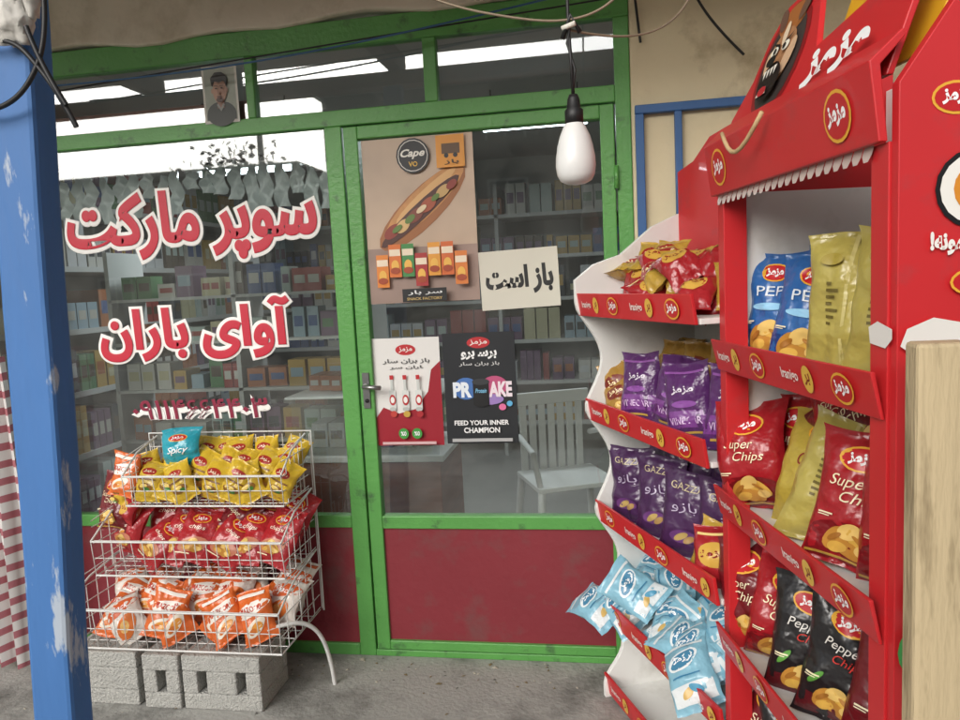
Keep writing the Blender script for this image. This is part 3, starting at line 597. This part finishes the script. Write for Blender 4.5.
onB('darkred',.22,.22,zb+.05,30,12,10);onB('black',.35,.22,zb+.04,35,12,-6);onB('darkred',.48,.12,zb,42,10,4);onB('darkred',.08,.15,zb+.10,35,40,-30,.9);onB('black',.5,.25,zb+.03,30,10,4);onB('darkred',.2,.17,zb+.12,30,40,30,.9)
onB('darkred',.30,.19,zb+.15,30,35,-50,.95);onB('darkred',.12,.22,zb+.16,30,30,40,.95)
zb=.205
for i in range(5): onB(['darkred','black','red','gold','black'][i],.06+.12*i,.09,zb,42,10,0);onB('red',.08+.12*i,.22,zb,30,8,0)
def onA(key,u,w,z,yaw=25,lean=8,roll=0,s=1.): bag(key,(u,w,z),rad(yaw+rd.uniform(-8,8)),rad(lean+rd.uniform(-5,5)),rad(roll+rd.uniform(-8,8)),s,FA)
for i in range(36):
    u=rd.uniform(.05,.66);lay=i//12;w=rd.uniform(-.03,.10)+.035*lay
    onA(rd.choice(['smallred','smallred','smallred','smallgold']),u,w,1.40+.045*lay,rd.uniform(-20,70),rd.uniform(35,70),rd.uniform(-60,60),.92)
for i in range(9): onA('brown',.06+.07*i,.16+.03*(i%2),1.03+.05*(i%2),25,18,rd.uniform(-15,15),1.0)
for i in range(5): onA('brown',.1+.12*i,.2,1.13,20,40,rd.uniform(-50,50),.95)
for i,u in enumerate((.17,.33,.49,.63)): onA('purple',u,.05+.02*(i%2),1.02,30,10,(-9,6,-4,10)[i],.9)
onA('brown',.04,.06,1.02,35,12,-6,.95);onA('brown',.10,.03,1.02,30,25,-25,.8)
for i,u in enumerate((.08,.24,.42,.58)): onA('gazza',u,.06+.015*(i%2),.66,30,(8,14,6,12)[i],(-8,6,-3,10)[i],1.08)
for i,u in enumerate((.1,.27,.45,.6)): onA('gazza',u,.19,.70,25,6,0,1.08)
onA('smallgold',.60,.02,.66,38,14,10,1.);onA('smallred',.66,.01,.66,38,14,-10,1.)
for i in range(26):
    lay=i//9
    onA('ltblue',rd.uniform(.05,.66),rd.uniform(-.03,.10)+.04*lay,.325+lay*.05,rd.uniform(-20,70),rd.uniform(38,72),rd.uniform(-70,70),.95)
m=MB();m.box(.41,.480,-1.70,-1.655,0,1.39,mat('cream_plank','#c0ab84',.75,var=.15,scale=3,stretch=(6,6,1),col2='#8e7a58',mask=(.5,.68),mscale=5,bump=.3,bscale=20));m.obj('wooden_plank',bevel=.006)
# ------------------------------------------------------------------ wire rack
rk=empty('wire_snack_rack');SP=[];TH=[]
def ws(*p): SP.append([Vector(q) for q in p])
def basket(x0,x1,yf,yb,z0,zf,zs):
    for k in range(3): 
        z=z0+(zf-z0)*k/2;ws((x0,yf,z),(x1,yf,z))
    n=int((x1-x0)/.04)
    for i in range(n+1):
        x=x0+(x1-x0)*i/n;j=.003*math.sin(i*5);ws((x,yb,z0+.01),(x+j,yf,z0),(x-j,yf-.012,zf))
    for z in [z0+(zs-z0)*k/4 for k in range(5)]:
        for x in(x0,x1): ws((x,yf,min(z,zf+(z-z0)*.3)),(x,yb,z))
    for k in range(1,6):
        y=yf+(yb-yf)*k/6
        ws((x0,y,z0),(x1,y,z0))
        for x in(x0,x1): ws((x,y,z0),(x,y,z0+(zs-z0)*(.6+.4*k/6)))
    for x in(x0,x1): TH.append([(x,yf-.012,zf),(x,yf+(yb-yf)*.4,zf+(zs-zf)*.65),(x,yb,zs)])
    TH.append([(x0,yf-.012,zf),(x1,yf-.012,zf)]);TH.append([(x0,yf,z0),(x1,yf,z0)])
basket(-1.80,-1.165,-.30,-.07,.725,.84,.945)
basket(-1.91,-1.155,-.36,-.07,.475,.61,.725)
basket(-2.00,-1.155,-.43,-.07,.225,.375,.475)
for i in range(19):
    x=-1.82+i*(.67/18);ws((x,-.065,.23),(x,-.065,.945))
for z in (.90,.7,.4): ws((-1.84,-.065,z),(-1.145,-.065,z))
TH.append([(-1.84,-.06,.22),(-1.84,-.06,.955),(-1.145,-.06,.955),(-1.145,-.06,.22)])
def curveobj(name,polys,r,m,parent=None,sm=False):
    c=bpy.data.curves.new(name,'CURVE');c.dimensions='3D';c.bevel_depth=r;c.bevel_resolution=1
    for p in polys:
        if sm and len(p)>2:
            s_=c.splines.new('NURBS');s_.points.add(len(p)-1);s_.use_endpoint_u=True;s_.order_u=min(4,len(p))
        else: s_=c.splines.new('POLY');s_.points.add(len(p)-1)
        for q,v in zip(s_.points,p): q.co=(*v,1)
    c.materials.append(m);o=bpy.data.objects.new(name,c);COL.objects.link(o)
    if parent:o.parent=parent
    return o
curveobj('wire_mesh',SP,.0019,wire,rk);curveobj('rack_frame',TH,.0040,wire,rk)
curveobj('rack_legs',[[(-1.24,-.36,.28),(-1.16,-.33,.30),(-1.09,-.27,.28),(-1.062,-.23,.14),(-1.055,-.22,.0)],[(-1.9,-.30,.24),(-1.96,-.2,.22),(-1.98,-.15,.1),(-1.98,-.14,0)]],.0085,wire,rk,True)
rr=random.Random(21)
def rb(key,x,y,z,lean,roll,s,yaw=0): bag(key,(x,y,z),rad(yaw+rr.uniform(-14,14)),rad(lean),rad(roll),s)
for row in range(3):
    for i in range(7):
        rb('yellow',-1.74+.086*i+rr.uniform(-.015,.015),-.265+.07*row,.735+.03*row,18+rr.uniform(-6,18),rr.uniform(-28,28),.95)
rb('cyan',-1.62,-.20,.85,14,-5,.95)
for i in range(6): rb('rackred',-1.80+.108*i,-.27+rr.uniform(-.01,.01),.49,34+rr.uniform(-6,6),rr.uniform(5,42),.88)
for i in range(5): rb('rackred',-1.74+.12*i,-.16,.515,26,rr.uniform(-10,24),.92)
rb('darkred',-1.5,-.2,.53,30,30,.9)
for row in range(3):
    for i in range(7):
        rb(rr.choice(['orange','orange','orangew']),-1.90+.110*i+rr.uniform(-.02,.02),-.37+.08*row,.24+.03*row,24+rr.uniform(-6,30),rr.uniform(-50,50),.95)
for x,z,k in ((-1.89,.50,'rackred'),(-1.87,.54,'orange'),(-1.93,.60,'darkred'),(-1.88,.62,'smallred'),(-1.9,.68,'yellow'),(-1.87,.74,'orange')): rb(k,x,-.22,z,15,rr.uniform(-15,15),.85,-20)
def block(x0,x1,y0,y1,n):
    m=MB();z0,z1=0,.205;t=.035
    m.box(x0,x1,y0,y1,z1-.06,z1,cblock);m.box(x0,x1,y0,y1,z0,.06,cblock);m.box(x0,x1,y1-.03,y1,.06,z1-.06,cblock)
    if n==0: m.box(x0,x1,y0,y1-.03,.06,z1-.06,cblock)
    else:
        w=(x1-x0)/n;hw=.018
        xs=[x0]+sum([[x0+w*(i+.5)-hw,x0+w*(i+.5)+hw] for i in range(n)],[])+[x1]
        for i in range(0,len(xs),2): m.box(xs[i],xs[i+1],y0,y1-.03,.06,z1-.06,cblock)
    m.obj('concrete_block',bevel=.006)
block(-2.02,-1.74,-.42,-.18,0);block(-1.71,-1.565,-.43,-.12,1);block(-1.555,-1.25,-.425,-.2,2)
# ------------------------------------------------------------------ blue post, cloth, cables
post=empty('blue_post');m=MB()
def pc(z): return -1.250+.050*z
zs=[0+2.62*i/14 for i in range(15)];vs=[];fs=[]
for z in zs:
    c=pc(z)+.003*math.sin(z*7);h=.051+.002*math.sin(z*5+1)
    vs+=[(c-h,-1.405,z),(c+h,-1.405,z),(c+h,-1.335,z),(c-h,-1.335,z)]
for i in range(14):
    for j in range(4): fs.append((i*4+j,i*4+(j+1)%4,i*4+4+(j+1)%4,i*4+4+j))
fs+=[(3,2,1,0),(56,57,58,59)];m.add(vs,fs,blue);m.obj('post_shaft',post,.01)
m=MB();cl=mat('white_rag','#d4d0c8',.9,var=.15,bump=.5,bscale=30)
def rag(c,r,seed):
    vs=[];fs=[];n,k=24,14
    for j in range(k+1):
        for i in range(n):
            a=2*math.pi*i/n;b_=math.pi*j/k
            d=Vector((math.cos(a)*math.sin(b_),math.sin(a)*math.sin(b_),math.cos(b_)))
            s_=1+.4*noise.noise(d*2.2+Vector((seed,0,0)))+.25*noise.noise(d*5+Vector((seed,3,0)))
            vs.append(Vector(c)+Vector((d.x*r[0],d.y*r[1],d.z*r[2]))*s_)
    for j in range(k):
        for i in range(n): fs.append((j*n+i,j*n+(i+1)%n,(j+1)*n+(i+1)%n,(j+1)*n+i))
    m.add(vs,fs,cl,True)
rag((-1.11,-1.425,2.05),(.04,.03,.05),1);rag((-1.085,-1.42,2.10),(.04,.03,.055),4);rag((-1.14,-1.425,2.12),(.04,.03,.04),8)
m.obj('tied_rag',post)
curveobj('electric_cable',[[(-1.30,-1.43,1.90),(-1.15,-1.44,1.86),(-1.05,-1.44,1.93),(-1.02,-1.43,2.05),(-1.04,-1.43,2.3)],[(-1.3,-1.43,2.0),(-1.12,-1.44,2.03),(-1.07,-1.44,1.98),(-1.02,-1.43,1.90),(-1.0,-1.42,1.84)],[(-1.07,-1.44,2.03),(-1.05,-1.44,1.96),(-1.01,-1.43,1.88)]],.005,black,None,True)
m=MB();vs=[];n,k=30,20
for j in range(k+1):
    for i in range(n+1): vs.append((-2.75+.42*i/n,-.22+.03*math.sin(i*.9+j*.1)+.02*math.sin(i*2.1),.03+1.27*j/k))
sm_=bpy.data.materials.new('striped_cloth');sm_.use_nodes=True;N=sm_.node_tree.nodes;L=sm_.node_tree.links
tc=N.new('ShaderNodeTexCoord');wv=N.new('ShaderNodeTexWave');wv.bands_direction='Z';wv.inputs['Scale'].default_value=4.5;wv.inputs['Distortion'].default_value=.6
cr=N.new('ShaderNodeValToRGB');cr.color_ramp.interpolation='CONSTANT';cr.color_ramp.elements[0].color=(.62,.60,.58,1);cr.color_ramp.elements[1].position=.62;cr.color_ramp.elements[1].color=(.36,.12,.14,1)
L.new(tc.outputs['Object'],wv.inputs[0]);L.new(wv.outputs[0],cr.inputs[0]);L.new(cr.outputs[0],N['Principled BSDF'].inputs['Base Color']);N['Principled BSDF'].inputs['Roughness'].default_value=.9
m.add(vs,[(j*(n+1)+i,j*(n+1)+i+1,(j+1)*(n+1)+i+1,(j+1)*(n+1)+i) for j in range(k) for i in range(n)],sm_,True);m.obj('striped_curtain',fix=False)
# ------------------------------------------------------------------ bulb
bl=empty('hanging_light_bulb');m=MB();bm_=plain('bulb_white','#e4e4e2',.3)
c=(-.05,-1.0,0)
m.lathe([(.001,1.712),(.022,1.715),(.036,1.722),(.043,1.735),(.046,1.755),(.045,1.775),(.041,1.80),(.035,1.822),(.026,1.842),(.022,1.85)],c,bm_,32)
m.obj('bulb_globe',bl,fix=True)
m=MB();m.lathe([(.001,1.915),(.010,1.915),(.014,1.905),(.016,1.885),(.021,1.88),(.021,1.848),(.016,1.848),(.001,1.848)],c,black);m.tube([(-.05,-1,1.91),(-.053,-1,2.0),(-.056,-.995,2.07),(-.055,-1,2.4),(-.05,-1,2.80)],.004,black);m.tube([(-.052,-1,1.91),(-.044,-1.0,1.97),(-.06,-1,2.03),(-.05,-1,2.07)],.003,black)
m.obj('bulb_holder',bl)
m=MB();m.tube([(-.07,-1,2.062),(-.04,-1.01,2.068)],.006,paper);m.tube([(-.07,-1,2.04),(-.05,-1,2.09),(-.03,-1,2.05)],.006,black);m.obj('tape_knot',bl)
curveobj('overhead_wire',[[(-.6,-1.0,2.3),(-.4,-1,2.16),(-.2,-1,2.1),(-.06,-1,2.07),(.06,-1,2.10),(.12,-1,2.2),(.15,-1,2.4)],[(-.06,-1,2.06),(.08,-.9,2.045),(.2,-.8,2.07),(.25,-.8,2.2)]],.0028,mat('tan_wire','#8c7a64',.6),None,True)
curveobj('overhead_wire',[[(-2.1,-.1,2.34),(-1.5,-.1,2.33),(-.8,-.1,2.37),(-.1,-.1,2.46),(.2,-.1,2.5)]],.0035,mat('blue_wire','#2c5a86',.5),None,True)
curveobj('overhead_wire',[[(-2.15,-.08,2.32),(-1.2,-.08,2.38),(-.3,-.08,2.42),(.1,-.09,2.44)]],.003,black,None,True)
curveobj('overhead_wire',[[(.30,-.06,2.6),(.31,-.05,2.45),(.38,-.05,2.35),(.5,-.05,2.22)],[(.14,-.03,2.5),(.16,-.03,2.3)]],.005,black,None,True)
m=MB();m.box(.135,.165,-.03,-.002,.9,2.06,bluef);m.box(.135,1.2,-.032,-.003,2.06,2.09,bluef);m.box(.27,.295,-.03,-.002,.9,2.06,bluef);m.box(.135,1.2,-.032,-.003,.87,.9,bluef);m.box(1.17,1.2,-.03,-.002,.9,2.06,bluef);m.obj('blue_window_grille',bevel=.003)
# ------------------------------------------------------------------ world, sun, camera
AZ,EL=200,22
w=bpy.data.worlds.new('World');sc.world=w;w.use_nodes=True;N=w.node_tree.nodes;L=w.node_tree.links
sky=N.new('ShaderNodeTexSky');sky.sky_type='NISHITA';sky.sun_disc=False;sky.sun_elevation=rad(EL);sky.sun_rotation=rad(AZ);sky.air_density=1.5;sky.dust_density=4
hs=N.new('ShaderNodeHueSaturation');hs.inputs['Saturation'].default_value=.3
L.new(sky.outputs[0],hs.inputs['Color']);L.new(hs.outputs[0],N['Background'].inputs[0]);N['Background'].inputs[1].default_value=.15
sd=bpy.data.lights.new('sun','SUN');sd.energy=2.6;sd.angle=rad(45);sd.color=(1,.98,.955);so=bpy.data.objects.new('sun',sd);COL.objects.link(so)
az=rad(AZ);el=rad(EL);dirv=Vector((math.sin(az)*math.cos(el),math.cos(az)*math.cos(el),math.sin(el)))
so.rotation_euler=dirv.to_track_quat('Z','Y').to_euler()
cd=bpy.data.cameras.new('camera');cam=bpy.data.objects.new('camera',cd);COL.objects.link(cam);sc.camera=cam
psi,phi,rho=rad(9.63),rad(6.04),rad(2.88)
F=Vector((-math.sin(psi)*math.cos(phi),math.cos(psi)*math.cos(phi),-math.sin(phi)))
R0=Vector((math.cos(psi),math.sin(psi),0));U0=R0.cross(F)
Rv=R0*math.cos(rho)-U0*math.sin(rho);U=U0*math.cos(rho)+R0*math.sin(rho)
M=Matrix(((Rv.x,U.x,-F.x,0),(Rv.y,U.y,-F.y,-2.75),(Rv.z,U.z,-F.z,1.5),(0,0,0,1)));cam.matrix_world=M
cd.sensor_width=36;cd.lens=36*735/960;cd.clip_start=.05;cd.clip_end=500
sc.view_settings.view_transform='Standard';sc.view_settings.look='None';sc.view_settings.exposure=0
